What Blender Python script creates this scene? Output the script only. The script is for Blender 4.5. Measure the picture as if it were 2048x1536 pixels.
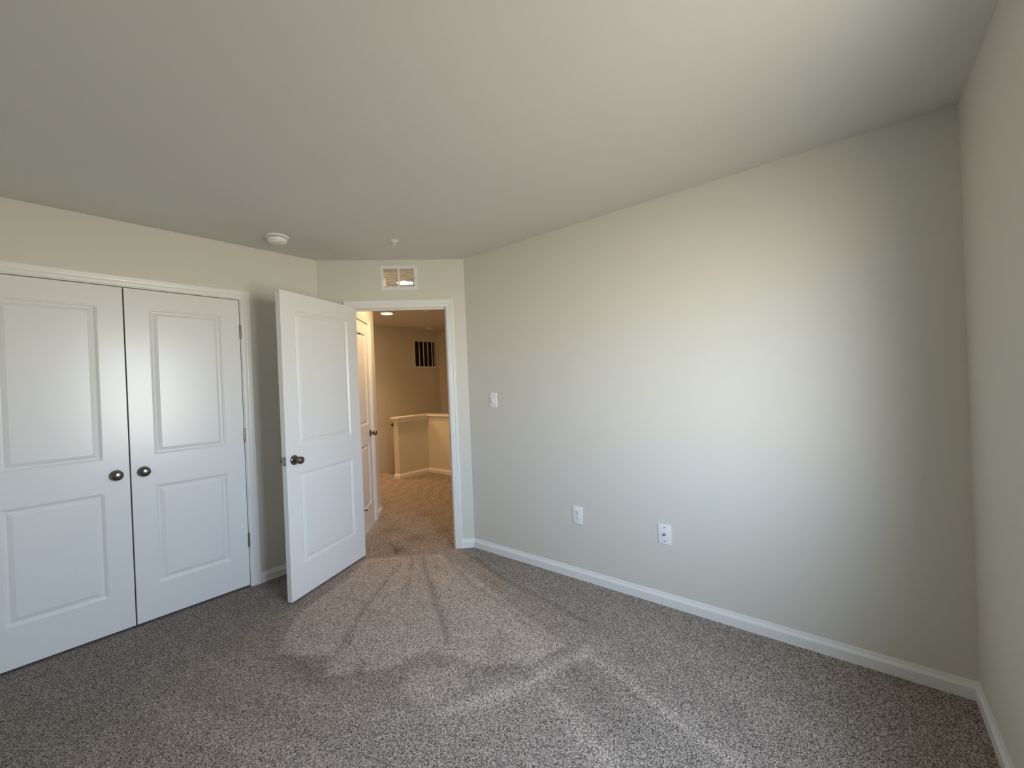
import bpy, bmesh, math
import numpy as np
from mathutils import Matrix, Vector

for o in list(bpy.data.objects):
    bpy.data.objects.remove(o)
SC = bpy.context.scene
COL = SC.collection
R2 = math.sqrt(2.0)

# ------------------------------------------------------------------ room measures (metres)
XL, YR, XW, YB = -3.371, 2.497, 0.361, -1.30      # closet wall, switch wall, window wall, wall behind
DD = 5.022                                        # the doorway wall is the 45 degree line y - x = DD
H = 2.44
T = 0.115
DX, DY = XL, DD + XL                              # left end of the doorway wall
DLEN = ((YR - DD) - XL) * R2                      # its length
E45 = T * math.tan(math.radians(22.5))

# ------------------------------------------------------------------ camera
cam_d = bpy.data.cameras.new('camera')
cam = bpy.data.objects.new('camera', cam_d)
COL.objects.link(cam)
yaw, pitch, roll = 0.686879, -0.002893, -0.040281
fw = Vector((-math.sin(yaw) * math.cos(pitch), math.cos(yaw) * math.cos(pitch), math.sin(pitch)))
rt = Vector((math.cos(yaw), math.sin(yaw), 0.0))
up = rt.cross(fw)
r2 = rt * math.cos(roll) + up * math.sin(roll)
u2 = up * math.cos(roll) - rt * math.sin(roll)
m = Matrix.Identity(4)
for i in range(3):
    m[i][0], m[i][1], m[i][2] = r2[i], u2[i], -fw[i]
m[0][3], m[1][3], m[2][3] = 0.0, 0.0, 1.377
cam.matrix_world = m
cam_d.sensor_width = 36.0
cam_d.lens = 833.73 / 2048.0 * 36.0
cam_d.clip_start = 0.02
SC.camera = cam

# ------------------------------------------------------------------ daylight: sky above, sunlit ground below
world = bpy.data.worlds.new('daylight')
SC.world = world
world.use_nodes = True
wn, wl = world.node_tree.nodes, world.node_tree.links
wn.clear()
w_out = wn.new('ShaderNodeOutputWorld')
w_bg = wn.new('ShaderNodeBackground')
w_ramp = wn.new('ShaderNodeValToRGB')
w_sep = wn.new('ShaderNodeSeparateXYZ')
w_map = wn.new('ShaderNodeMapRange')
w_tc = wn.new('ShaderNodeTexCoord')
w_map.inputs['From Min'].default_value = -1.0
w_map.inputs['From Max'].default_value = 1.0
cr = w_ramp.color_ramp
cr.elements[0].position = 0.0
cr.elements[0].color = (0.26, 0.25, 0.20, 1)
cr.elements[1].position = 1.0
cr.elements[1].color = (0.62, 0.80, 1.06, 1)
for z, c in ((-0.50, (0.33, 0.31, 0.25)), (-0.30, (0.62, 0.58, 0.47)), (-0.12, (1.00, 0.95, 0.79)), (-0.02, (1.02, 1.00, 0.88)),
             (0.02, (1.03, 1.10, 1.13)), (0.12, (0.86, 1.04, 1.30)), (0.35, (0.79, 0.98, 1.24))):
    e = cr.elements.new((z + 1) / 2)
    e.color = (*c, 1)
w_bg.inputs['Strength'].default_value = 21.0
wl.new(w_tc.outputs['Generated'], w_sep.inputs[0])
wl.new(w_sep.outputs['Z'], w_map.inputs['Value'])
wl.new(w_map.outputs['Result'], w_ramp.inputs['Fac'])
wl.new(w_ramp.outputs['Color'], w_bg.inputs['Color'])
wl.new(w_bg.outputs[0], w_out.inputs[0])

WY0, WY1, WZ0, WZ1 = 0.64, 1.60, 0.72, 2.10       # the window beside the camera
pd = bpy.data.lights.new('window_daylight_portal', 'AREA')
pd.shape = 'RECTANGLE'
pd.size = WZ1 - WZ0
pd.size_y = WY1 - WY0
pd.cycles.is_portal = True
po = bpy.data.objects.new('window_daylight_portal', pd)
COL.objects.link(po)
po.location = (XW + 0.003, (WY0 + WY1) / 2, (WZ0 + WZ1) / 2)
po.rotation_euler = (0, math.radians(90), 0)

vs = SC.view_settings
vs.view_transform = 'Standard'
vs.look = 'None'
vs.gamma = 1.0
vs.use_curve_mapping = False
vs.exposure = 0.0
SC.cycles.max_bounces = 16
SC.cycles.diffuse_bounces = 10
SC.cycles.caustics_reflective = False
SC.cycles.caustics_refractive = False
SC.cycles.sample_clamp_indirect = 6.0


# ------------------------------------------------------------------ materials
def mat(name, col, rough=0.5, metal=0.0, spec=0.5, bump=None, var=None):
    mt = bpy.data.materials.new(name)
    mt.use_nodes = True
    n, l = mt.node_tree.nodes, mt.node_tree.links
    b = n['Principled BSDF']
    b.inputs['Base Color'].default_value = (*col, 1)
    b.inputs['Roughness'].default_value = rough
    b.inputs['Metallic'].default_value = metal
    b.inputs['Specular IOR Level'].default_value = spec
    tc = n.new('ShaderNodeTexCoord')
    if bump:
        scale, strength, dist = bump
        nz = n.new('ShaderNodeTexNoise')
        nz.inputs['Scale'].default_value = scale
        nz.inputs['Detail'].default_value = 3.0
        bp = n.new('ShaderNodeBump')
        bp.inputs['Strength'].default_value = strength
        bp.inputs['Distance'].default_value = dist
        l.new(tc.outputs['Object'], nz.inputs['Vector'])
        l.new(nz.outputs['Fac'], bp.inputs['Height'])
        l.new(bp.outputs['Normal'], b.inputs['Normal'])
    if var:
        scale, amt = var
        nz = n.new('ShaderNodeTexNoise')
        nz.inputs['Scale'].default_value = scale
        nz.inputs['Detail'].default_value = 4.0
        mx = n.new('ShaderNodeMix')
        mx.data_type = 'RGBA'
        mx.inputs['A'].default_value = (*[c * (1 - amt) for c in col], 1)
        mx.inputs['B'].default_value = (*[min(1, c * (1 + amt)) for c in col], 1)
        l.new(tc.outputs['Object'], nz.inputs['Vector'])
        l.new(nz.outputs['Fac'], mx.inputs['Factor'])
        l.new(mx.outputs['Result'], b.inputs['Base Color'])
    return mt


M_WALL = mat('greige eggshell wall paint', (0.69, 0.672, 0.61), 0.60, spec=0.3, bump=(260, 0.12, 0.0015), var=(3.0, 0.012))
M_CEIL = mat('flat ceiling paint', (0.675, 0.665, 0.625), 0.9, spec=0.15, bump=(220, 0.12, 0.0015), var=(3.0, 0.012))
M_TRIM = mat('white semi gloss trim paint', (0.82, 0.82, 0.81), 0.30, spec=0.5, bump=(60, 0.03, 0.001))
M_DOOR = mat('white painted door skin', (0.79, 0.79, 0.785), 0.27, spec=0.5, bump=(140, 0.10, 0.0012))
M_PLASTIC = mat('white plastic', (0.86, 0.86, 0.85), 0.32, var=(40, 0.01))
M_DARK = mat('dark slot', (0.015, 0.014, 0.013), 0.8, var=(40, 0.1))
M_METAL = mat('antique nickel', (0.20, 0.18, 0.155), 0.24, metal=1.0, bump=(300, 0.04, 0.0005))
M_HINGE = mat('satin nickel hinge', (0.34, 0.30, 0.24), 0.38, metal=1.0, bump=(300, 0.05, 0.0005))
M_STEEL = mat('bright screw steel', (0.62, 0.61, 0.58), 0.3, metal=1.0, var=(200, 0.03))
M_GRILLE = mat('white enamelled grille', (0.80, 0.80, 0.78), 0.45, var=(30, 0.01))
M_RAIL = mat('dark stained rail', (0.03, 0.022, 0.017), 0.4, var=(30, 0.3))
M_CONCRETE = mat('closet drywall', (0.45, 0.44, 0.41), 0.9, var=(3, 0.05))


def carpet_material():
    mt = bpy.data.materials.new('grey brown cut pile carpet')
    mt.use_nodes = True
    n, l = mt.node_tree.nodes, mt.node_tree.links
    b = n['Principled BSDF']
    b.inputs['Roughness'].default_value = 1.0
    b.inputs['Specular IOR Level'].default_value = 0.05
    tc = n.new('ShaderNodeTexCoord')
    # tufts
    tuft = n.new('ShaderNodeTexNoise')
    tuft.inputs['Scale'].default_value = 165
    tuft.inputs['Detail'].default_value = 3.0
    tuft.inputs['Roughness'].default_value = 0.65
    l.new(tc.outputs['Object'], tuft.inputs['Vector'])
    fine = n.new('ShaderNodeTexVoronoi')
    fine.inputs['Scale'].default_value = 240
    l.new(tc.outputs['Object'], fine.inputs['Vector'])
    cell = n.new('ShaderNodeMath')            # every tuft has its own shade ...
    cell.operation = 'MULTIPLY'
    cell.inputs[1].default_value = 0.34
    l.new(fine.outputs['Color'], cell.inputs[0])
    gapd = n.new('ShaderNodeMath')            # ... and dark gaps around it
    gapd.operation = 'MULTIPLY_ADD'
    gapd.inputs[1].default_value = -0.14
    l.new(fine.outputs['Distance'], gapd.inputs[0])
    l.new(cell.outputs[0], gapd.inputs[2])
    mx0 = n.new('ShaderNodeMath')
    mx0.operation = 'MULTIPLY_ADD'
    mx0.inputs[1].default_value = 0.62
    l.new(tuft.outputs['Fac'], mx0.inputs[0])
    l.new(gapd.outputs[0], mx0.inputs[2])
    ramp = n.new('ShaderNodeValToRGB')
    r = ramp.color_ramp
    r.elements[0].position = 0.275
    r.elements[0].color = (0.076, 0.064, 0.057, 1)
    r.elements[1].position = 0.595
    r.elements[1].color = (0.65, 0.565, 0.50, 1)
    e = r.elements.new(0.42)
    e.color = (0.318, 0.276, 0.244, 1)
    l.new(mx0.outputs[0], ramp.inputs['Fac'])
    # lay of the pile (brushed marks) with its own soft mottling
    nap = n.new('ShaderNodeAttribute')
    nap.attribute_name = 'nap'
    mott = n.new('ShaderNodeTexNoise')
    mott.inputs['Scale'].default_value = 9
    mott.inputs['Detail'].default_value = 5.0
    mott.inputs['Roughness'].default_value = 0.7
    l.new(tc.outputs['Object'], mott.inputs['Vector'])
    mr = n.new('ShaderNodeMapRange')
    mr.inputs['From Min'].default_value = 0.3
    mr.inputs['From Max'].default_value = 0.7
    mr.inputs['To Min'].default_value = 0.90
    mr.inputs['To Max'].default_value = 1.10
    l.new(mott.outputs['Fac'], mr.inputs['Value'])
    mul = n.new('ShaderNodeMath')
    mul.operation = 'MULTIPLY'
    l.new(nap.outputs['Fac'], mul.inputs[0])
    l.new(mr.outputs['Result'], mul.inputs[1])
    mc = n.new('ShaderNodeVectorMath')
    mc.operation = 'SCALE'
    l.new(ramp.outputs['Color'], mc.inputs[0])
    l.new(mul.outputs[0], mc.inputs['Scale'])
    l.new(mc.outputs[0], b.inputs['Base Color'])
    bp = n.new('ShaderNodeBump')
    bp.inputs['Strength'].default_value = 0.7
    bp.inputs['Distance'].default_value = 0.006
    l.new(mx0.outputs[0], bp.inputs['Height'])
    l.new(bp.outputs['Normal'], b.inputs['Normal'])
    return mt


M_CARPET = carpet_material()


def glass_material():
    mt = bpy.data.materials.new('window glass')
    mt.use_nodes = True
    n, l = mt.node_tree.nodes, mt.node_tree.links
    n.clear()
    o = n.new('ShaderNodeOutputMaterial')
    mx = n.new('ShaderNodeMixShader')
    tr = n.new('ShaderNodeBsdfTransparent')
    gl = n.new('ShaderNodeBsdfGlossy')
    gl.inputs['Roughness'].default_value = 0.0
    lw = n.new('ShaderNodeLayerWeight')
    lw.inputs['Blend'].default_value = 0.5
    pw = n.new('ShaderNodeMath')
    pw.operation = 'POWER'
    pw.inputs[1].default_value = 5.0
    ad = n.new('ShaderNodeMath')
    ad.operation = 'MULTIPLY_ADD'
    ad.inputs[1].default_value = 0.96
    ad.inputs[2].default_value = 0.04
    l.new(lw.outputs['Facing'], pw.inputs[0])
    l.new(pw.outputs[0], ad.inputs[0])
    l.new(ad.outputs[0], mx.inputs[0])
    l.new(tr.outputs[0], mx.inputs[1])
    l.new(gl.outputs[0], mx.inputs[2])
    l.new(mx.outputs[0], o.inputs[0])
    return mt


def lamp_material(name, col, strength):
    mt = bpy.data.materials.new(name)
    mt.use_nodes = True
    b = mt.node_tree.nodes['Principled BSDF']
    b.inputs['Base Color'].default_value = (0.9, 0.88, 0.82, 1)
    b.inputs['Emission Color'].default_value = (*col, 1)
    b.inputs['Emission Strength'].default_value = strength
    return mt


# ------------------------------------------------------------------ mesh helpers
def frame(x, y, z, deg):
    """Local frame: X runs to the right along a wall seen from the front, -Y comes out of it, Z is up."""
    return Matrix.Translation((x, y, z)) @ Matrix.Rotation(math.radians(deg), 4, 'Z')


F_LEFT = frame(XL, 0, 0, 90)            # X = +y
F_DIAG = frame(DX, DY, 0, 45)           # X = along the doorway wall
F_RIGHT = frame(0, YR, 0, 0)            # X = +x
F_WIN = frame(XW, 0, 0, -90)            # X = -y
F_ID = Matrix.Identity(4)


def link(name, verts, faces, material, parent=None, M=F_ID, smooth=None, origin=None):
    """One mesh object; verts are local to M.  With a parent, M is relative to the parent."""
    me = bpy.data.meshes.new(name)
    me.from_pydata([tuple(v) for v in verts], [], faces)
    bm = bmesh.new()
    bm.from_mesh(me)
    bmesh.ops.remove_doubles(bm, verts=bm.verts, dist=1e-6)
    bmesh.ops.recalc_face_normals(bm, faces=bm.faces)
    bm.to_mesh(me)
    bm.free()
    me.materials.append(material)
    if smooth:
        me.shade_smooth() if smooth is True else None
        me.set_sharp_from_angle(angle=math.radians(32))
        for p in me.polygons:
            p.use_smooth = True
    o = bpy.data.objects.new(name, me)
    COL.objects.link(o)
    if parent is not None:
        o.parent = parent
    o.matrix_local = M
    return o


def tag(o, label, cat, group=None, kind=None):
    o['label'] = label
    o['category'] = cat
    if group:
        o['group'] = group
    if kind:
        o['kind'] = kind
    return o


def thing(name, M, label, cat, group=None, kind=None):
    o = bpy.data.objects.new(name, None)
    o.empty_display_size = 0.05
    COL.objects.link(o)
    o.matrix_world = M
    return tag(o, label, cat, group, kind)


class Geo:
    def __init__(s):
        s.v, s.f = [], []

    def add(s, verts, faces):
        k = len(s.v)
        s.v += [tuple(v) for v in verts]
        s.f += [tuple(i + k for i in f) for f in faces]
        return s

    def box(s, x0, x1, y0, y1, z0, z1, M=None, c=0.0):
        """box, with its vertical and horizontal edges chamfered by c when given"""
        if c:
            bm = bmesh.new()
            bmesh.ops.create_cube(bm, size=1.0)
            for v in bm.verts:
                v.co = Vector(((x0 + x1) / 2 + v.co.x * (x1 - x0), (y0 + y1) / 2 + v.co.y * (y1 - y0), (z0 + z1) / 2 + v.co.z * (z1 - z0)))
            bmesh.ops.bevel(bm, geom=list(bm.edges), offset=c, segments=2, affect='EDGES', profile=0.6)
            vs = [v.co.copy() for v in bm.verts]
            bm.verts.index_update()
            fs = [[v.index for v in f.verts] for f in bm.faces]
            bm.free()
        else:
            vs = [Vector(p) for p in ((x0, y0, z0), (x1, y0, z0), (x1, y1, z0), (x0, y1, z0),
                                      (x0, y0, z1), (x1, y0, z1), (x1, y1, z1), (x0, y1, z1))]
            fs = [(3, 2, 1, 0), (4, 5, 6, 7), (0, 1, 5, 4), (1, 2, 6, 5), (2, 3, 7, 6), (3, 0, 4, 7)]
        if M is not None:
            vs = [M @ v for v in vs]
        return s.add(vs, fs)

    def lathe(s, prof, n=40, M=None):
        """prof: (radius, height along +Z)"""
        vs, fs = [], []
        for r, z in prof:
            for k in range(n):
                a = 2 * math.pi * k / n
                vs.append(Vector((r * math.cos(a), r * math.sin(a), z)))
        for i in range(len(prof) - 1):
            for k in range(n):
                a, b = i * n + k, i * n + (k + 1) % n
                fs.append((a, b, b + n, a + n))
        fs.append(tuple(range(n))[::-1])
        fs.append(tuple((len(prof) - 1) * n + k for k in range(n)))
        if M is not None:
            vs = [M @ v for v in vs]
        return s.add(vs, fs)

    def obj(s, name, material, parent=None, M=F_ID, smooth=None):
        return link(name, s.v, s.f, material, parent, M, smooth)


OUT = Matrix.Rotation(math.radians(90), 4, 'X')       # turns +Z into -Y (out of a wall)
DOWN = Matrix.Rotation(math.radians(180), 4, 'X')     # turns +Z into -Z (hanging from a ceiling)
T3 = Matrix.Translation


def wall_slab(x0, x1, z0, z1, t, holes, ea=0.0, eb=0.0):
    """Wall from local x0 to x1 with thickness t behind the face; holes (xa, xb, za, zb); ea/eb lengthen the back for mitres."""
    g = Geo()
    xs = sorted({x0, x1} | {v for h in holes for v in h[:2]})
    zs = sorted({z0, z1} | {v for h in holes for v in h[2:]})

    def bx(x):
        return x - ea if x == x0 else (x + eb if x == x1 else x)

    def solid(i, j):
        if not (0 <= i < len(xs) - 1 and 0 <= j < len(zs) - 1):
            return False
        cx, cz = (xs[i] + xs[i + 1]) / 2, (zs[j] + zs[j + 1]) / 2
        return not any(h[0] < cx < h[1] and h[2] < cz < h[3] for h in holes)

    for i in range(len(xs) - 1):
        for j in range(len(zs) - 1):
            if not solid(i, j):
                continue
            a, b, c, d = xs[i], xs[i + 1], zs[j], zs[j + 1]
            P = lambda x, z, back: (bx(x) if back else x, t if back else 0.0, z)
            g.add([P(a, c, 0), P(b, c, 0), P(b, d, 0), P(a, d, 0)], [(0, 1, 2, 3)])
            g.add([P(a, c, 1), P(b, c, 1), P(b, d, 1), P(a, d, 1)], [(3, 2, 1, 0)])
            for di, dj, q in ((-1, 0, (a, c, a, d)), (1, 0, (b, c, b, d)), (0, -1, (a, c, b, c)), (0, 1, (a, d, b, d))):
                if not solid(i + di, j + dj):
                    g.add([P(q[0], q[1], 0), P(q[2], q[3], 0), P(q[2], q[3], 1), P(q[0], q[1], 1)], [(0, 1, 2, 3)])
    return g


BASE_PROF = [(0.0, 0.0), (0.0130, 0.0), (0.0130, 0.0475), (0.0112, 0.0500), (0.0108, 0.0520), (0.0052, 0.0605),
             (0.0048, 0.0635), (0.0040, 0.0665), (0.0015, 0.0755), (0.0, 0.0760)]
CASE_PROF = [(0.0, 0.0), (0.0, 0.0075), (0.003, 0.0095), (0.0175, 0.0105), (0.0195, 0.0125), (0.0235, 0.0140), (0.027, 0.0132),
             (0.034, 0.0142), (0.043, 0.0172), (0.047, 0.0182), (0.055, 0.0178), (0.059, 0.0150), (0.059, 0.0)]


def baseboard(x0, x1, ma=0.0, mb=0.0):
    """baseboard in a wall frame; ma, mb: tangent of the mitre (inside corner > 0) at each end"""
    g = Geo()
    n = len(BASE_PROF)
    vs = [(x0 + ma * d, -d, z) for d, z in BASE_PROF] + [(x1 - mb * d, -d, z) for d, z in BASE_PROF]
    fs = [(i, i + 1, n + i + 1, n + i) for i in range(n - 1)] + [(n - 1, 0, n, 2 * n - 1), tuple(range(n))[::-1], tuple(range(n, 2 * n))]
    return g.add(vs, fs)


def casing(g, xl, xr, zt, yoff=0.0, sgn=-1):
    """mitred door casing round an opening xl..xr up to zt, on the face at local y = yoff"""
    n = len(CASE_PROF)
    rings = []
    for corner in range(4):
        ring = []
        for u, d in CASE_PROF:
            x = xl - u if corner in (0, 1) else xr + u
            z = 0.0 if corner in (0, 3) else zt + u
            ring.append((x, yoff + sgn * d, z))
        rings.append(ring)
    for a, b in ((0, 1), (1, 2), (2, 3)):
        g.add(rings[a] + rings[b], [(i, i + 1, n + i + 1, n + i) for i in range(n - 1)] + [(n - 1, 0, n, 2 * n - 1)])
    g.add(rings[0], [tuple(range(n))])
    g.add(rings[3], [tuple(range(n))[::-1]])
    return g


def jamb(g, xl, xr, zt, depth, th=0.018, stop=None):
    """lining of an opening with clear size xl..xr, zt; stop = (y0, y1) of the door stop"""
    g.box(xl - th, xl, 0.0, depth, 0, zt + th)
    g.box(xr, xr + th, 0.0, depth, 0, zt + th)
    g.box(xl, xr, 0.0, depth, zt, zt + th)
    if stop:
        a, b = stop
        g.box(xl, xl + 0.011, a, b, 0, zt, c=0.002)
        g.box(xr - 0.011, xr, a, b, 0, zt, c=0.002)
        g.box(xl + 0.011, xr - 0.011, a, b, zt - 0.011, zt, c=0.002)
    return g


PANEL_RINGS = [(0.0, 0.0), (0.002, 0.0028), (0.0055, 0.0036), (0.0115, 0.0095), (0.0165, 0.0122), (0.0195, 0.0124), (0.0235, 0.0102), (0.033, 0.0058), (0.0385, 0.0042), (0.041, 0.0030)]


def door_slab(w, h, t, panels):
    """two-panel moulded door, front at y=0 and back at y=t; panels (xa, xb, za, zb)"""
    g = Geo()
    xs = sorted({0.0, w} | {v for p in panels for v in p[:2]})
    zs = sorted({0.0, h} | {v for p in panels for v in p[2:]})
    for back in (False, True):
        def Y(d):
            return t - d if back else d
        for i in range(len(xs) - 1):
            for j in range(len(zs) - 1):
                cx, cz = (xs[i] + xs[i + 1]) / 2, (zs[j] + zs[j + 1]) / 2
                if any(p[0] < cx < p[1] and p[2] < cz < p[3] for p in panels):
                    continue
                g.add([(xs[i], Y(0), zs[j]), (xs[i + 1], Y(0), zs[j]), (xs[i + 1], Y(0), zs[j + 1]), (xs[i], Y(0), zs[j + 1])],
                      [(3, 2, 1, 0) if back else (0, 1, 2, 3)])
        for a, b, c, d in panels:
            prev = None
            for k, (ins, dep) in enumerate(PANEL_RINGS):
                ring = [(a + ins, Y(dep), c + ins), (b - ins, Y(dep), c + ins), (b - ins, Y(dep), d - ins), (a + ins, Y(dep), d - ins)]
                if prev:
                    g.add(prev + ring, [(i, (i + 1) % 4, 4 + (i + 1) % 4, 4 + i) for i in range(4)])
                prev = ring
            g.add(prev, [(0, 1, 2, 3)])
    # edges of the slab, split at the same heights
    for xa in (0.0, w):
        for j in range(len(zs) - 1):
            g.add([(xa, 0, zs[j]), (xa, t, zs[j]), (xa, t, zs[j + 1]), (xa, 0, zs[j + 1])], [(0, 1, 2, 3)])
    for za in (0.0, h):
        for i in range(len(xs) - 1):
            g.add([(xs[i], 0, za), (xs[i + 1], 0, za), (xs[i + 1], t, za), (xs[i], t, za)], [(0, 1, 2, 3)])
    return g


def two_panels(w, s=0.111):
    return [(s, w - s, 0.211, 0.817), (s, w - s, 1.006, 1.911)]


ROSETTE = [(0.0325, 0.0), (0.0325, 0.003), (0.0310, 0.0065), (0.0265, 0.0100), (0.0200, 0.0118), (0.0150, 0.0125)]
KNOB = [(0.0135, 0.012), (0.0122, 0.022), (0.0125, 0.031), (0.0160, 0.0365), (0.0215, 0.041), (0.0252, 0.0475), (0.0260, 0.0545),
        (0.0246, 0.0605), (0.0208, 0.0650), (0.0150, 0.0676), (0.0070, 0.0686), (0.001, 0.0688)]
DUMMY = [(0.0125, 0.006), (0.0120, 0.011), (0.0145, 0.0155), (0.0215, 0.0190), (0.0270, 0.0235), (0.0285, 0.0285), (0.0272, 0.0335),
         (0.0225, 0.0380), (0.0150, 0.0408), (0.0070, 0.0420), (0.001, 0.0422)]
DUMMY_ROSE = [(0.0310, 0.0), (0.0310, 0.0025), (0.0290, 0.0055), (0.0230, 0.0080), (0.0130, 0.0090)]


def door_knob(parent, x, y, z, out=OUT, keyed=False, dummy=False):
    M = T3((x, y, z)) @ out
    k = Geo().lathe(DUMMY if dummy else KNOB, 48).obj('door_knob', M_METAL, parent, M, smooth=True)
    Geo().lathe(DUMMY_ROSE if dummy else ROSETTE, 48).obj('rosette', M_METAL, k, F_ID, smooth=True)
    if keyed:
        Geo().lathe([(0.0062, 0.065), (0.0062, 0.0712), (0.0050, 0.0719), (0.001, 0.0719)], 24).obj('privacy_button', M_METAL, k, F_ID, smooth=True)
    return k


def hinge(parent, x, y, z):
    """knuckle of a butt hinge with a sliver of its leaves, centred at z"""
    g = Geo()
    for k in range(5):
        a = z - 0.0445 + k * 0.0178
        g.lathe([(0.0048, a + 0.0004), (0.0056, a + 0.0012), (0.0056, a + 0.0166), (0.0048, a + 0.0174)], 16, T3((x, y, 0)))
    g.lathe([(0.003, z + 0.0445), (0.0052, z + 0.0455), (0.0045, z + 0.049), (0.001, z + 0.050)], 16, T3((x, y, 0)))
    g.lathe([(0.001, z - 0.050), (0.0045, z - 0.049), (0.0052, z - 0.0455), (0.003, z - 0.0445)], 16, T3((x, y, 0)))
    h = g.obj('hinge', M_HINGE, parent, F_ID, smooth=True)
    g2 = Geo()
    g2.box(x - 0.0045, x + 0.0045, y + 0.002, y + 0.0165, z - 0.0445, z + 0.0445)
    g2.obj('hinge_leaf', M_HINGE, h)
    return h


# ------------------------------------------------------------------ floor (carpet) with brushed nap marks
def nap_field(X, Y):
    def seg_d(pts):
        d = np.full(X.shape, 9.0)
        for (ax, ay), (bx, by) in zip(pts[:-1], pts[1:]):
            vx, vy = bx - ax, by - ay
            tt = np.clip(((X - ax) * vx + (Y - ay) * vy) / (vx * vx + vy * vy), 0, 1)
            d = np.minimum(d, np.hypot(X - ax - tt * vx, Y - ay - tt * vy))
        return d

    def poly(pts, soft):
        inside = np.zeros(X.shape, bool)
        j = len(pts) - 1
        for i in range(len(pts)):
            xi, yi = pts[i]
            xj, yj = pts[j]
            c = ((yi > Y) != (yj > Y)) & (X < (xj - xi) * (Y - yi) / (yj - yi + 1e-12) + xi)
            inside ^= c
            j = i
        d = seg_d(list(pts) + [pts[0]])
        return np.clip(0.5 + np.where(inside, d, -d) / soft, 0, 1)

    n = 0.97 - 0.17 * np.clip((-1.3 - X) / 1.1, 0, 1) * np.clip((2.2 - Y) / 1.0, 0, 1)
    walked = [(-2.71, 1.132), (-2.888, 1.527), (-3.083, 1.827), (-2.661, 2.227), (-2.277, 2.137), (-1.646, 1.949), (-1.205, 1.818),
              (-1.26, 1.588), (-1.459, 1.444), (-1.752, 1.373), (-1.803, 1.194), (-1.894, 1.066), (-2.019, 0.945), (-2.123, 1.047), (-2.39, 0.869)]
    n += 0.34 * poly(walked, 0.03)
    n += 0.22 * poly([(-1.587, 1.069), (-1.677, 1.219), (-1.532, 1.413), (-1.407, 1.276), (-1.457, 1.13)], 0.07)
    n += 0.10 * np.exp(-(seg_d([(-1.27, 1.22), (-1.25, 1.36)]) / 0.06) ** 2)
    # long brushed strokes lying across the room
    for pts, w, a in (([(-1.39, 1.128), (-1.301, 1.279), (-1.199, 1.454), (-1.152, 1.644), (-1.091, 1.84)], 0.042, 0.26),
                      ([(-1.068, 1.799), (-0.873, 1.763), (-0.697, 1.70), (-0.467, 1.633), (-0.10, 1.50)], 0.035, 0.20),
                      ([(-1.02, 1.45), (-0.868, 1.391), (-0.70, 1.33), (-0.45, 1.24)], 0.045, 0.16),
                      ([(-2.82, 0.62), (-2.36, 0.70), (-1.92, 0.83), (-1.49, 1.0)], 0.05, 0.07),
                      ([(-2.46, 0.40), (-2.06, 0.50), (-1.6, 0.66), (-1.2, 0.85)], 0.06, 0.08),
                      ([(-0.90, 2.20), (-0.45, 2.02), (0.0, 1.80)], 0.10, 0.06)):
        n += 1.35 * a * np.exp(-(seg_d(pts) / w) ** 2)
    # dark wheel tracks fanning out from the doorway
    for pts, w, a in (([(-2.79, 1.935), (-2.608, 1.674), (-2.433, 1.418), (-2.263, 1.214), (-2.122, 1.062)], 0.017, 0.26),
                      ([(-2.78, 2.042), (-2.496, 1.796), (-2.303, 1.621)], 0.013, 0.22),
                      ([(-2.735, 2.107), (-2.355, 1.866), (-1.909, 1.593), (-1.72, 1.47)], 0.022, 0.28),
                      ([(-2.637, 2.139), (-2.44, 2.016)], 0.016, 0.24),
                      ([(-2.534, 2.185), (-2.066, 2.004), (-1.703, 1.931), (-1.441, 1.834), (-1.269, 1.797)], 0.017, 0.22),
                      ([(-2.381, 2.344), (-1.946, 2.192), (-1.57, 2.133), (-1.2, 2.06)], 0.020, 0.18),
                      ([(-1.953, 1.112), (-1.891, 1.051)], 0.018, 0.30),
                      ([(-2.20, 1.19), (-2.13, 1.13)], 0.012, 0.22),
                      ([(-1.05, 1.775), (-0.86, 1.735), (-0.66, 1.65)], 0.016, 0.16),
                      ([(-2.95, 2.02), (-3.10, 2.10), (-3.22, 2.13)], 0.020, 0.20),
                      ([(-2.86, 0.655), (-2.62, 0.69)], 0.020, 0.10),
                      ([(-2.37, 0.88), (-2.15, 0.90), (-1.95, 0.93)], 0.05, 0.10),
                      ([(-1.13, 1.74), (-0.93, 1.62), (-0.75, 1.54)], 0.09, 0.12),
                      ([(-1.50, 1.62), (-1.38, 1.52)], 0.08, 0.16)):
        n -= 1.35 * a * np.exp(-(seg_d(pts) / w) ** 2)
    # trodden spots in the doorway and on the landing
    for (cx, cy, r, a) in ((-3.122, 2.358, 0.09, 0.22), (-3.014, 2.09, 0.07, 0.22), (-2.937, 2.408, 0.06, 0.12), (-3.515, 2.334, 0.10, 0.16),
                           (-3.592, 2.823, 0.10, 0.12), (-2.717, 2.416, 0.07, 0.18), (-3.05, 2.62, 0.12, 0.12)):
        n -= 1.4 * a * np.exp(-(((X - cx) ** 2 + (Y - cy) ** 2) / r ** 2))
    # herring strokes on the landing
    n += 0.06 * np.sin(30 * (X + 0.5 * Y) + 2 * np.sin(9 * Y)) * (Y > 2.9)
    return np.clip(n, 0.3, 1.6)


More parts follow.
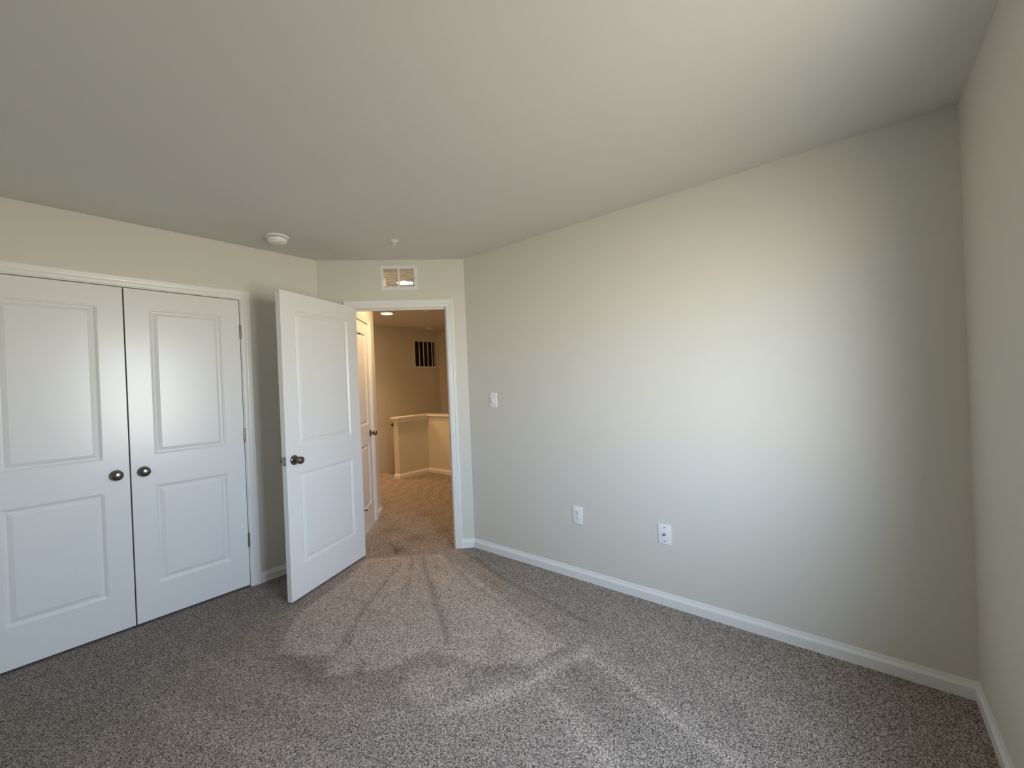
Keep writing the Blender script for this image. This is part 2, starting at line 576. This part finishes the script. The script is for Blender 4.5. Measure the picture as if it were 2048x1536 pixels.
def build_floor():
    st = 0.015
    xs = np.arange(-7.66, 0.48, st)
    ys = np.arange(-1.42, 4.42, st)
    X, Y = np.meshgrid(xs, ys)
    cx, cy = X[:-1, :-1] + st / 2, Y[:-1, :-1] + st / 2
    room = (cx > XL - 0.75) & (cy < 2.60)
    hall = (cy > 2.58) & (cx < -1.40) & ~((cx < -5.40) & (cy > 3.87))
    notch = (cy > 1.5) & (cx > -4.3) & (cx < -2.0)
    sh = (cx < XL - 0.75) & (cy > 2.58)
    keep = room | hall | notch | sh
    keep &= ~((cx < -5.40) & (cy > 3.87))
    idx = np.arange(X.size).reshape(X.shape)
    q = np.stack([idx[:-1, :-1], idx[:-1, 1:], idx[1:, 1:], idx[1:, :-1]], -1)[keep]
    used = np.unique(q)
    remap = -np.ones(X.size, int)
    remap[used] = np.arange(used.size)
    V = np.stack([X.ravel(), Y.ravel(), np.zeros(X.size)], -1)[used]
    me = bpy.data.meshes.new('floor')
    me.from_pydata(V.tolist(), [], remap[q].tolist())
    at = me.attributes.new('nap', 'FLOAT', 'POINT')
    at.data.foreach_set('value', nap_field(V[:, 0], V[:, 1]).astype(np.float32))
    me.materials.append(M_CARPET)
    o = bpy.data.objects.new('floor', me)
    COL.objects.link(o)
    tag(o, 'grey brown cut pile carpet with brushed tracks fanning from the doorway', 'carpet', kind='structure')


build_floor()

# ------------------------------------------------------------------ ceilings
mid = T / 2
a_in = (DX - mid * 0.41, DY + mid * 0.41)
g = Geo()
poly = [(XW + 0.14, YB - 0.1), (XW + 0.14, YR + mid), (YR - DD - 0.024, YR + mid), (XL - mid, DY + 0.024), (XL - mid, YB - 0.1)]
g.add([(x, y, H) for x, y in poly] + [(x, y, H + 0.12) for x, y in poly],
      [tuple(range(5))[::-1], tuple(range(5, 10))] + [(i, (i + 1) % 5, 5 + (i + 1) % 5, 5 + i) for i in range(5)])
tag(g.obj('ceiling', M_CEIL), 'plain matte bedroom ceiling brightest near the window', 'ceiling', kind='structure')
g = Geo()
poly = [(-7.75, 2.45), (-4.35, 2.45), (-4.35, DY + 0.024), (XL - mid, DY + 0.024), (YR - DD - 0.024, YR + mid), (-1.38, YR + mid), (-1.38, 5.48), (-7.75, 5.48)]
n = len(poly)
g.add([(x, y, H) for x, y in poly] + [(x, y, H + 0.12) for x, y in poly],
      [tuple(range(n))[::-1], tuple(range(n, 2 * n))] + [(i, (i + 1) % n, n + (i + 1) % n, n + i) for i in range(n)])
tag(g.obj('ceiling_hall', M_CEIL), 'warm lit landing ceiling beyond the open doorway', 'ceiling', kind='structure')

# ------------------------------------------------------------------ walls of the bedroom
CJ0, CJ1, CZ = -0.145, 1.0815, 2.047            # clear opening of the closet (along y) and its height
tag(wall_slab(YB, DY, 0, H, T, [(CJ0 - 0.018, CJ1 + 0.018, -1, CZ + 0.018)], ea=0, eb=E45).obj('wall_left', M_WALL, None, F_LEFT),
    'greige wall around the white double closet doors', 'wall', kind='structure')
DJ0, DJ1, DZ = 0.264, 1.030, 2.040              # clear opening of the bedroom doorway
GV = (0.528, 0.783, 2.213, 2.366)               # hole behind the transfer grille
tag(wall_slab(0, DLEN, 0, H, T, [(DJ0 - 0.018, DJ1 + 0.018, -1, DZ + 0.018), GV], ea=E45, eb=E45).obj('wall_doorway', M_WALL, None, F_DIAG),
    'short angled greige wall holding the open doorway', 'wall', kind='structure')
tag(wall_slab(YR - DD, XW, 0, H, T, [], ea=E45, eb=T).obj('wall_right', M_WALL, None, F_RIGHT),
    'long bare greige wall with switch and outlet, lit by the window', 'wall', kind='structure')
tag(wall_slab(-YR, -YB, 0, H, 0.14, [(-WY1, -WY0, WZ0, WZ1)], ea=0.0, eb=0.0).obj('wall_window', M_WALL, None, F_WIN),
    'shadowed greige wall at the right edge, holding the window', 'wall', kind='structure')
tag(wall_slab(-XW, -XL, 0, H, 0.1, []).obj('wall_back', M_WALL, None, frame(0, YB, 0, 180)),
    'greige wall behind the camera', 'wall', kind='structure')

# baseboards
t225, t90 = math.tan(math.radians(22.5)), 1.0
tag(baseboard(CJ1 + 0.005 + 0.059, DY, 0, t225).obj('baseboard_left', M_TRIM, None, F_LEFT),
    'short white baseboard in the shadow behind the open door', 'baseboard', kind='structure')
tag(baseboard(DJ1 + 0.004 + 0.059, DLEN, 0, t225).obj('baseboard_doorway', M_TRIM, None, F_DIAG),
    'stub of white baseboard right of the doorway casing', 'baseboard', kind='structure')
tag(baseboard(0.0, DJ0 - 0.063, t225, 0).obj('baseboard_hinge_side', M_TRIM, None, F_DIAG),
    'stub of white baseboard left of the doorway behind the open door', 'baseboard', kind='structure')
tag(baseboard(YR - DD, XW, t225, t90).obj('baseboard_right', M_TRIM, None, F_RIGHT),
    'long white baseboard under the switch and outlet wall', 'baseboard', kind='structure')
tag(baseboard(-YR, -YB, t90, t90).obj('baseboard_window', M_TRIM, None, F_WIN),
    'white baseboard at the lower right under the shadowed wall', 'baseboard', kind='structure')

# ------------------------------------------------------------------ closet: casing, jamb, doors, dark inside
g = Geo()
casing(g, CJ0 - 0.0045, CJ1 + 0.0045, CZ + 0.005)
jamb(g, CJ0, CJ1, CZ, T, stop=(0.042, 0.075))
tag(g.obj('trim_1', M_TRIM, None, F_LEFT), 'white moulded casing around the closet doors', 'door casing', kind='structure')
g = Geo()
g.box(XL - 0.75, XL - 0.70, CJ0 - 0.4, CJ1 + 0.3, 0, H)
g.box(XL - 0.70, XL - T, CJ0 - 0.4, CJ0 - 0.35, 0, H)
g.box(XL - 0.70, XL - T, CJ1 + 0.25, CJ1 + 0.3, 0, H)
g.box(XL - 0.70, XL - T, CJ0 - 0.35, CJ1 + 0.25, H - 0.1, H)
tag(g.obj('wall_closet', M_CONCRETE), 'inner walls of the closed closet', 'wall', kind='structure')


def closet_door(name, y0, y1, label, knob_side, hinge_side):
    w = y1 - y0
    d = thing(name, F_LEFT @ T3((y0, 0.0, 0.014)), label, 'closet door', group='double closet doors', kind='structure')
    door_slab(w, 2.027, 0.035, two_panels(w)).obj('panel_slab', M_DOOR, d)
    door_knob(d, 0.058 if knob_side < 0 else w - 0.058, 0.0, 0.912, dummy=True)
    hx = w + 0.0026 if hinge_side > 0 else -0.0022
    for z in (1.803, 1.067, 0.320):
        hinge(d, hx, -0.0045, z)
    return d


closet_door('door_1', -0.1405, 0.4653, 'white two panel closet door cut by the left edge of the photo', 1, -1)
closet_door('door_2', 0.4725, 1.0768, 'white two panel closet door nearest the doorway, hinges visible at its right', -1, 1)

# ------------------------------------------------------------------ bedroom doorway: casing both sides, jamb, strike
g = Geo()
casing(g, DJ0 - 0.0045, DJ1 + 0.0045, DZ + 0.005)
casing(g, DJ0 - 0.0045, DJ1 + 0.0045, DZ + 0.005, yoff=T, sgn=1)
jamb(g, DJ0, DJ1, DZ, T, stop=(0.040, 0.074))
tr = tag(g.obj('trim_2', M_TRIM, None, F_DIAG), 'white casing and jamb of the open bedroom doorway', 'door casing', kind='structure')
Geo().box(DJ1 - 0.0016, DJ1 + 0.001, 0.004, 0.036, 0.895, 0.965, c=0.0005).obj('strike_plate', M_HINGE, tr)

# the open leaf, turned about its hinge pin
PIN_S, PIN_D = DJ0 + 0.001, -0.007
leaf_w, leaf_t, leaf_h = 0.760, 0.035, 2.030
OPEN = -112.6
leaf = thing('door_3', F_DIAG @ T3((PIN_S, PIN_D, 0.012)) @ Matrix.Rotation(math.radians(OPEN), 4, 'Z'),
             'open white two panel bedroom door with round knob, swung into the room', 'door', kind='structure')
LM = T3((0.002, 0.007, 0.0))
door_slab(leaf_w, leaf_h, leaf_t, two_panels(leaf_w, 0.112)).obj('panel_slab', M_DOOR, leaf, LM)
IN = Matrix.Rotation(math.radians(-90), 4, 'X')
kx = leaf_w - 0.062
door_knob(leaf, kx, 0.007 + leaf_t, 0.913, out=IN, keyed=True)
door_knob(leaf, kx, 0.007, 0.913, out=OUT)
lp = Geo().box(leaf_w + 0.0012, leaf_w + 0.0032, 0.007 + 0.006, 0.007 + leaf_t - 0.005, 0.884, 0.942, c=0.0006).obj('latch_plate', M_HINGE, leaf)
g = Geo()
x0, xa = leaf_w + 0.003, leaf_w + 0.0135
ya, yb = 0.007 + 0.0105, 0.007 + leaf_t - 0.0105
g.add([(x0, ya, 0.903), (x0, yb, 0.903), (x0, yb, 0.923), (x0, ya, 0.923),
       (xa, yb - 0.004, 0.903), (xa, yb, 0.903), (xa, yb, 0.923), (xa, yb - 0.004, 0.923)],
      [(0, 3, 2, 1), (4, 5, 6, 7), (0, 1, 5, 4), (1, 2, 6, 5), (2, 3, 7, 6), (3, 0, 4, 7)])
g.obj('latch_bolt', M_STEEL, lp)
for z in (1.803, 1.067, 0.320):
    h = hinge(leaf, 0.0, 0.0, z)
    if z != 1.067:                       # hinge pin stop: a little arm with a rubber pad
        zz = z + (0.012 if z > 1 else 0.050)
        g = Geo()
        g.box(0.0, 0.006, 0.030, 0.066, zz - 0.003, zz + 0.003)
        g.lathe([(0.0062, 0.0), (0.0068, 0.002), (0.0068, 0.009), (0.005, 0.011)], 14, T3((0.003, 0.064, zz)) @ IN)
        g.obj('hinge_stop', M_RAIL, h, smooth=True)

# ------------------------------------------------------------------ transfer grille above the doorway
GX0, GX1, GZ0, GZ1 = 0.505, 0.806, 2.190, 2.3885
gr = thing('transfer_grille', F_DIAG @ T3((GX0, 0, GZ0)), 'white louvred air grille on the wall above the doorway', 'air vent')
gw, gh = GX1 - GX0, GZ1 - GZ0
g = Geo()
for x0, x1, z0, z1 in ((0, gw, 0, 0.025), (0, gw, gh - 0.025, gh), (0, 0.026, 0.025, gh - 0.025), (gw - 0.026, gw, 0.025, gh - 0.025),
                       (gw / 2 - 0.007, gw / 2 + 0.007, 0.025, gh - 0.025)):
    g.box(x0, x1, -0.006, 0.0, z0, z1)
# rolled outer lip
g.box(-0.002, 0.0, -0.004, 0.0, -0.002, gh + 0.002)
g.box(gw, gw + 0.002, -0.004, 0.0, -0.002, gh + 0.002)
g.box(0, gw, -0.004, 0.0, -0.002, 0.0)
g.box(0, gw, -0.004, 0.0, gh, gh + 0.002)
fr = g.obj('grille_frame', M_GRILLE, gr)
for sx in (0.012, gw - 0.012):
    Geo().lathe([(0.0038, 0.006), (0.0038, 0.0072), (0.0028, 0.0082), (0.001, 0.0084)], 16, T3((sx, 0, gh / 2)) @ OUT).obj('screw', M_HINGE, fr, smooth=True)
nl = 12
pit = (gh - 0.050) / nl
for bank, (xa, xb) in enumerate(((0.026, gw / 2 - 0.007), (gw / 2 + 0.007, gw - 0.026))):
    g = Geo()
    for k in range(nl):
        zc = 0.025 + (k + 0.35) * pit
        g.box(xa, xb, -0.0080, 0.0080, -0.0006, 0.0006, T3((0, 0.002, zc)) @ Matrix.Rotation(math.radians(32), 4, 'X'))
    g.obj('louvre_bank', M_GRILLE, gr)

# ------------------------------------------------------------------ wall plates
def plate(name, x, z, w, h, label, cat):
    t = thing(name, F_RIGHT @ T3((x, 0, z)), label, cat)
    Geo().box(-w / 2, w / 2, -0.0058, 0.0005, -h / 2, h / 2, c=0.0022).obj('cover_plate', M_PLASTIC, t, smooth=True)
    return t


def plate_screw(t, x, z, m=M_STEEL):
    s = Geo().lathe([(0.0034, 0.0052), (0.0034, 0.0066), (0.0024, 0.0072), (0.0008, 0.0073)], 16, T3((x, 0, z)) @ OUT).obj('screw', m, t, smooth=True)
    Geo().box(x - 0.0026, x + 0.0026, -0.0076, -0.0070, z - 0.0004, z + 0.0004).obj('screw_slot', M_DARK, s)


sw = plate('light_switch', -2.246, 1.244, 0.074, 0.118, 'white toggle light switch on the wall right of the doorway', 'light switch')
Geo().box(-0.0085, 0.0085, -0.0075, -0.0050, -0.018, 0.018, c=0.001).obj('toggle_bezel', M_PLASTIC, sw, smooth=True)
g = Geo()
g.box(-0.0045, 0.0045, -0.018, 0.0, -0.005, 0.005, T3((0, -0.004, -0.002)) @ Matrix.Rotation(math.radians(28), 4, 'X'), c=0.0015)
g.obj('toggle', M_PLASTIC, sw, smooth=True)
for z in (0.0301, -0.0301):
    plate_screw(sw, 0, z, M_PLASTIC)

ol = plate('power_outlet', -1.506, 0.444, 0.075, 0.119, 'white duplex power outlet low on the wall', 'power outlet')
for zc in (0.0195, -0.0195):
    g = Geo()
    vs = []
    for k in range(32):
        a = 2 * math.pi * k / 32
        vs.append((max(-0.0165, min(0.0165, 0.0178 * math.cos(a))), 0.0140 * math.sin(a) * 1.05))
    g.add([(x, -0.0052, zc + z) for x, z in vs] + [(x * 0.96, -0.0082, zc + z * 0.96) for x, z in vs],
          [tuple(range(32)), tuple(range(32, 64))[::-1]] + [(i, (i + 1) % 32, 32 + (i + 1) % 32, 32 + i) for i in range(32)])
    rc = g.obj('receptacle', M_PLASTIC, ol, smooth=True)
    g = Geo()
    g.box(-0.0075, -0.0052, -0.0088, -0.0070, zc - 0.0005, zc + 0.0080)
    g.box(0.0052, 0.0072, -0.0088, -0.0070, zc + 0.0005, zc + 0.0075)
    g.lathe([(0.0027, 0.0070), (0.0027, 0.0088)], 14, T3((0, 0, zc - 0.0070)) @ OUT)
    g.obj('slot', M_DARK, rc)
plate_screw(ol, 0, 0)

cj = plate('cable_jack', -0.907, 0.430, 0.076, 0.119, 'white cable wall plate with a single dark coaxial connector', 'cable outlet')
g = Geo()
g.lathe([(0.0075, 0.0052), (0.0075, 0.0085), (0.0060, 0.0090)], 6, OUT)
g.lathe([(0.0047, 0.0085), (0.0047, 0.0180), (0.0040, 0.0186), (0.0012, 0.0186)], 20, OUT)
g.obj('coaxial_connector', M_HINGE, cj, smooth=True)
for z in (0.0415, -0.0415):
    plate_screw(cj, 0, z, M_HINGE)

# ------------------------------------------------------------------ ceiling fittings of the bedroom
def smoke_alarm(name, x, y, label, rot=0, group=None):
    s = thing(name, T3((x, y, H)) @ Matrix.Rotation(math.radians(rot), 4, 'Z'), label, 'smoke detector', group)
    Geo().lathe([(0.0690, 0.0), (0.0715, 0.002), (0.0715, 0.0095), (0.0690, 0.0125), (0.0600, 0.0135)], 56, DOWN).obj('base_plate', M_PLASTIC, s, smooth=True)
    Geo().lathe([(0.0545, 0.012), (0.0545, 0.0185)], 56, DOWN).obj('vent_gap', M_DARK, s, smooth=True)
    b = Geo().lathe([(0.0560, 0.0165), (0.0600, 0.0175), (0.0600, 0.026), (0.0570, 0.036), (0.0520, 0.0425), (0.0440, 0.0455), (0.001, 0.0465)], 56, DOWN)
    b = b.obj('body', M_PLASTIC, s, smooth=True)
    g = Geo()
    vs, fs, k = [], [], 25
    for i in range(k + 1):
        a = math.radians(-65 + 130 * i / k)
        w = 0.012 * math.cos(math.radians(-85 + 170 * i / k)) + 0.001
        for r in (0.036 + w, 0.036 - w):
            for z in (-0.0440, -0.0492):
                vs.append((r * math.cos(a), r * math.sin(a), z))
    for i in range(k):
        p = 4 * i
        fs += [(p, p + 4, p + 5, p + 1), (p + 1, p + 5, p + 7, p + 3), (p + 3, p + 7, p + 6, p + 2), (p + 2, p + 6, p + 4, p)]
    fs += [(0, 1, 3, 2), (4 * k, 4 * k + 2, 4 * k + 3, 4 * k + 1)]
    g.add(vs, fs)
    g.obj('sensor_cover', M_PLASTIC, b, smooth=True)
    Geo().lathe([(0.009, 0.0440), (0.009, 0.0478), (0.0075, 0.0486), (0.001, 0.0488)], 20, T3((-0.020, 0.012, 0)) @ DOWN).obj('test_button', M_PLASTIC, b, smooth=True)
    return s


smoke_alarm('smoke_detector', -3.013, 1.212, 'round white smoke detector on the bedroom ceiling', rot=-60)


def sprinkler(name, x, y, label, rot=0):
    s = thing(name, T3((x, y, H)) @ Matrix.Rotation(math.radians(rot), 4, 'Z'), label, 'fire sprinkler')
    Geo().lathe([(0.0310, 0.0), (0.0315, 0.0015), (0.0260, 0.0040), (0.0150, 0.0060), (0.0110, 0.0062)], 40, DOWN).obj('escutcheon', M_PLASTIC, s, smooth=True)
    f = Geo().lathe([(0.0100, 0.004), (0.0100, 0.013), (0.0080, 0.014)], 24, DOWN)
    for sg in (-1, 1):
        f.box(-0.002, 0.002, -0.0025, 0.0025, -0.027, -0.010, T3((sg * 0.0095, 0, 0)), c=0.0008)
        f.box(-0.0055, 0.0055, -0.0022, 0.0022, -0.029, -0.025, T3((sg * 0.0055, 0, 0)), c=0.0008)
    f.obj('yoke', M_PLASTIC, s, smooth=True)
    Geo().lathe([(0.0022, 0.012), (0.0022, 0.026)], 12, DOWN).obj('heat_bulb', M_HINGE, s, smooth=True)
    Geo().lathe([(0.0040, 0.0275), (0.0135, 0.0295), (0.0140, 0.0310), (0.004, 0.0315)], 24, DOWN).obj('deflector', M_PLASTIC, s, smooth=True)


sprinkler('fire_sprinkler', -2.539, 1.822, 'small white fire sprinkler on the bedroom ceiling before the air grille', rot=50)

# ------------------------------------------------------------------ the window beside the camera (outside the frame)
win = thing('window_1', F_WIN @ T3((-WY1, 0, WZ0)), 'white sash window in the wall right of the camera', 'window', kind='structure')
ww, wh = WY1 - WY0, WZ1 - WZ0
g = Geo()
for x0, x1, z0, z1 in ((0, 0.035, 0, wh), (ww - 0.035, ww, 0, wh), (0.035, ww - 0.035, 0, 0.035), (0.035, ww - 0.035, wh - 0.035, wh)):
    g.box(x0, x1, 0.006, 0.095, z0, z1)
g.obj('window_frame', M_TRIM, win)
M_GLASS = glass_material()
for nm, za, zb, y in (('lower_sash', 0.035, wh / 2 + 0.018, 0.012), ('upper_sash', wh / 2 - 0.018, wh - 0.035, 0.039)):
    g = Geo()
    a, b = 0.035, ww - 0.035
    for x0, x1, z0, z1 in ((a, a + 0.034, za, zb), (b - 0.034, b, za, zb), (a + 0.034, b - 0.034, za, za + 0.036), (a + 0.034, b - 0.034, zb - 0.036, zb)):
        g.box(x0, x1, y, y + 0.026, z0, z1)
    s = g.obj(nm, M_TRIM, win)
    Geo().box(a + 0.030, b - 0.030, y + 0.006, y + 0.010, za + 0.032, zb - 0.032).obj('glass_pane', M_GLASS, s)
Geo().box(-0.04, ww + 0.04, -0.030, 0.006, -0.018, 0.002, c=0.004).obj('window_sill', M_TRIM, win)

# ------------------------------------------------------------------ landing beyond the doorway
HY, HX, HY2, HXE, HXL = 2.612, -6.20, 5.36, -1.50, -7.60      # hall wall line, stair back wall, far wall, end wall
def DP(s, d):
    return DX + (s - d) / R2, DY + (s + d) / R2


NS, ND = 0.170, 1.225                              # side wall of the vestibule
nx, ny = DP(NS, 0)
F_NOTCH = frame(nx, ny, 0, 135)                    # X = depth beyond the doorway
HJ0, HJ1 = 0.305, 0.913
ND = (HY - ny) * R2                                # the side wall ends on the hall wall line
tag(wall_slab(T, ND, 0, H, T, [(HJ0 - 0.018, HJ1 + 0.018, -1, DZ + 0.018)], ea=0, eb=-E45).obj('wall_vestibule', M_WALL, None, F_NOTCH),
    'narrow brightly lit wall seen through the doorway, beside the hall door', 'wall', kind='structure')
g = Geo()
casing(g, HJ0 - 0.0045, HJ1 + 0.0045, DZ + 0.005)
jamb(g, HJ0, HJ1, DZ, T, stop=(0.040, 0.074))
tag(g.obj('trim_3', M_TRIM, None, F_NOTCH), 'white casing around the hall door seen through the doorway', 'door casing', kind='structure')
hd = thing('door_4', F_NOTCH @ T3((HJ0 + 0.003, 0.001, 0.012)), 'closed white hall door with dark round knob, seen through the doorway', 'door', kind='structure')
hw = HJ1 - HJ0 - 0.006
door_slab(hw, 2.024, 0.035, two_panels(hw, 0.105)).obj('panel_slab', M_DOOR, hd)
door_knob(hd, hw - 0.060, 0.0, 0.908)
tag(baseboard(HJ1 + 0.0635, ND, 0, -t225).obj('baseboard_vestibule', M_TRIM, None, F_NOTCH),
    'short white baseboard beside the hall door casing', 'baseboard', kind='structure')
F_HALL = frame(0, HY, 0, 180)                      # faces +y, X = -x
cx = nx - ND / R2
tag(wall_slab(-cx, -HXL, 0, H, T, [], ea=-E45, eb=0).obj('wall_hall', M_WALL, None, F_HALL),
    'landing wall turning left beyond the hall door', 'wall', kind='structure')
tag(baseboard(-cx, -HXL, -t225, 0).obj('baseboard_hall', M_TRIM, None, F_HALL),
    'white baseboard turning the corner past the hall door', 'baseboard', kind='structure')
VZ = (4.790, 5.292, 1.746, 2.216)
tag(wall_slab(3.85, HY2, -1.6, H, 0.1, [VZ], ea=0.0, eb=0.0).obj('wall_stairwell', M_WALL, None, frame(HX, 0, 0, 90)),
    'tan stairwell wall carrying the return air grille', 'wall', kind='structure')
tag(wall_slab(HXL, HX, 0, H, 0.1, []).obj('wall_landing_left', M_WALL, None, frame(0, 3.85, 0, 0)),
    'landing wall running left from the stairwell', 'wall', kind='structure')
tag(wall_slab(HY - T, 3.97, 0, H, 0.1, []).obj('wall_landing_far', M_WALL, None, frame(HXL, 0, 0, 90)),
    'end wall of the landing, hidden left of the doorway', 'wall', kind='structure')
tag(wall_slab(HX, HXE, -1.6, H, 0.1, []).obj('wall_stairwell_end', M_WALL, None, frame(0, HY2, 0, 0)),
    'tan stairwell wall right of the return air grille', 'wall', kind='structure')
tag(wall_slab(-HY2, -HY, -1.6, H, 0.1, []).obj('wall_landing_end', M_WALL, None, frame(HXE, 0, 0, -90)),
    'landing end wall hidden right of the doorway', 'wall', kind='structure')

# L-shaped half wall with moulded cap
HWX, HWY, HWE, HT, HZ = -5.308, 4.298, 3.735, 0.115, 0.905
ox, oy = HWX - HT, HWY + HT
poly = [(HWX, HWE), (HWX, HWY), (HXE, HWY), (HXE, oy), (ox, oy), (ox, HWE)]
g = Geo()
n = 6
g.add([(x, y, -1.6) for x, y in poly] + [(x, y, HZ) for x, y in poly],
      [tuple(range(n))[::-1], tuple(range(n, 2 * n))] + [(i, (i + 1) % n, n + (i + 1) % n, n + i) for i in range(n)])
tag(g.obj('wall_half', M_WALL), 'L shaped half wall guarding the stairs on the landing', 'half wall', kind='structure')


def sweep(path, prof, signs):
    """open path of corners with per-corner outward offsets: profile (offset, z)"""
    g = Geo()
    n = len(prof)
    rings = [[(px + ux * d, py + uy * d, z) for d, z in prof] for (px, py), (ux, uy) in zip(path, signs)]
    for a, b in zip(rings[:-1], rings[1:]):
        g.add(a + b, [(i, i + 1, n + i + 1, n + i) for i in range(n - 1)] + [(n - 1, 0, n, 2 * n - 1)])
    g.add(rings[0], [tuple(range(n))])
    g.add(rings[-1], [tuple(range(n))[::-1]])
    return g


cpath = [(HXE, HWY), (HWX, HWY), (HWX, HWE), (ox, HWE), (ox, oy), (HXE, oy)]
csign = [(0, -1), (1, -1), (1, -1), (-1, -1), (-1, 1), (0, 1)]
CAP = [(0.0, 0.846), (0.006, 0.846), (0.007, 0.862), (0.010, 0.872), (0.017, 0.884), (0.020, 0.896), (0.022, 0.905), (0.0, 0.905)]
g = sweep(cpath, CAP, csign)
q = 0.034
poly = [(HWX + q, HWE - q), (HWX + q, HWY - q), (HXE, HWY - q), (HXE, oy + q), (ox - q, oy + q), (ox - q, HWE - q)]
for za, zb in ((0.905, 0.9275),):
    g.add([(x, y, za) for x, y in poly] + [(x, y, zb) for x, y in poly],
          [tuple(range(n))[::-1], tuple(range(n, 2 * n))] + [(i, (i + 1) % n, n + (i + 1) % n, n + i) for i in range(n)])
tag(g.obj('trim_4', M_TRIM), 'white moulded cap along the top of the half wall', 'wall cap', kind='structure')
g = sweep(cpath[:4], BASE_PROF, csign[:4])
tag(g.obj('baseboard_half_wall', M_TRIM), 'white baseboard wrapping the foot of the half wall', 'baseboard', kind='structure')

# stairs going down behind the half wall, with the end of a handrail
g = Geo()
sx0, sx1 = HX, ox
for k in range(6):
    y0 = 3.87 + k * 0.248
    g.box(sx0, sx1, y0, min(y0 + 0.248, HY2), -1.6, -0.19 * (k + 1))
tag(g.obj('stairs', M_CARPET), 'carpeted stairs going down behind the half wall', 'stairs', kind='structure')
tag(Geo().box(HX, ox, 3.75, 3.868, -1.6, -0.004).obj('wall_stair_top', M_CARPET), 'carpeted closing wall added under the floor edge at the top of the stairs', 'stairs', kind='structure')  # added to block daylight leaking in from under the landing floor
for nm in ('stairs', 'wall_stair_top'):
    me = bpy.data.objects[nm].data
    me.attributes.new('nap', 'FLOAT', 'POINT').data.foreach_set('value', np.full(len(me.vertices), 1.0, np.float32))
g = Geo()
tag(g.box(ox, HXE, oy, HY2, -1.62, -1.55).obj('floor_lower', M_CONCRETE), 'floor at the bottom of the stairwell', 'floor', kind='structure')

hr = thing('handrail', T3((ox, 3.765, 0.815)), 'dark handrail end beside the half wall post, going down the stairs', 'handrail')
ang = math.atan2(-0.19, 0.248)
g = Geo()
g.lathe([(0.012, -0.016), (0.022, -0.010), (0.028, 0.0), (0.028, 1.4), (0.020, 1.41)], 24,
        T3((-0.068, 0, 0)) @ Matrix.Rotation(math.radians(-90) + ang, 4, 'X'))
g.obj('rail', M_RAIL, hr, smooth=True)
for kk in (0.10, 0.9):
    yy = kk * math.cos(ang)
    zz = kk * math.sin(ang)
    b = Geo().lathe([(0.026, 0.0), (0.026, 0.004), (0.008, 0.006), (0.008, 0.055)], 16, T3((0, yy, zz - 0.03)) @ Matrix.Rotation(math.radians(-90), 4, 'Y'))
    b.obj('rail_bracket', M_METAL, hr, smooth=True)

# return air grille high on the stairwell wall
rg = thing('return_grille', frame(HX, 4.768, 1.7235, 90), 'large white framed return air grille with dark slots on the stairwell wall', 'air vent')
rw, rh = 0.548, 0.517
g = Geo()
for x0, x1, z0, z1 in ((0, rw, 0, 0.024), (0, rw, rh - 0.024, rh), (0, 0.024, 0.024, rh - 0.024), (rw - 0.024, rw, 0.024, rh - 0.024)):
    g.box(x0, x1, -0.008, 0.0, z0, z1)
g.obj('grille_frame', M_GRILLE, rg)
for k in range(1, 5):
    x = 0.024 + (rw - 0.048) * k / 5
    Geo().box(x - 0.0055, x + 0.0055, -0.007, 0.004, 0.024, rh - 0.024).obj('grille_bar', M_GRILLE, rg)
Geo().box(0.024, rw - 0.024, 0.070, 0.078, 0.024, rh - 0.024).obj('duct_shade_sheet', M_DARK, rg)  # near-black sheet, its colour stands in for the shade inside the duct

# lamps of the landing
M_LAMP = lamp_material('dim warm lamp diffuser', (1.0, 0.55, 0.22), 85.0)
M_LAMP_NEAR = lamp_material('warm lamp diffuser', (1.0, 0.63, 0.30), 200.0)


def disc_light(name, x, y, label, M_L, col, watts):
    t = thing(name, T3((x, y, H)), label, 'ceiling light')
    Geo().lathe([(0.092, 0.0), (0.095, 0.002), (0.094, 0.012), (0.086, 0.016), (0.078, 0.0165)], 48, DOWN).obj('lamp_rim', M_PLASTIC, t, smooth=True)
    Geo().lathe([(0.078, 0.0160), (0.070, 0.0195), (0.045, 0.0225), (0.001, 0.0235)], 48, DOWN).obj('lamp_diffuser', M_L, t, smooth=True)
    ld = bpy.data.lights.new('lamp_light', 'AREA')          # the lens throws most of the lamp's light downwards
    ld.shape = 'DISK'
    ld.size = 0.14
    ld.spread = math.radians(115)
    ld.energy = watts
    ld.color = col
    lo = bpy.data.objects.new('lamp_light', ld)
    COL.objects.link(lo)
    lo.parent = t
    lo.location = (0, 0, -0.025)
    return t


disc_light('ceiling_light', -5.069, 3.459, 'glowing warm disc light on the landing ceiling, seen under the door head', M_LAMP, (1.0, 0.58, 0.27), 7.5)
disc_light('ceiling_light', -3.465, 2.593, 'glowing warm disc light just outside the door, seen through the air grille', M_LAMP_NEAR, (1.0, 0.64, 0.36), 2.2)
disc_light('ceiling_light', -6.40, 3.20, 'warm disc light farther along the landing, hidden left of the doorway', M_LAMP, (1.0, 0.58, 0.27), 11.0)
smoke_alarm('smoke_detector', -5.849, 4.868, 'small white smoke detector on the ceiling over the stairwell', rot=-60)
sprinkler('fire_sprinkler', -4.631, 3.801, 'tiny fire sprinkler on the landing ceiling beyond the doorway', rot=30)

# spring door stop on the landing baseboard
ds = thing('door_stop', frame(-4.225, HY + 0.0125, 0.045, 180), 'small dark door stop with white tip on the baseboard beyond the hall door', 'door stop')
Geo().lathe([(0.012, 0.0), (0.012, 0.004), (0.006, 0.007), (0.0045, 0.010), (0.0045, 0.062)], 16, OUT).obj('rod', M_METAL, ds, smooth=True)
Geo().lathe([(0.006, 0.060), (0.0085, 0.062), (0.0085, 0.074), (0.006, 0.077)], 16, OUT).obj('rubber_tip', M_PLASTIC, ds, smooth=True)
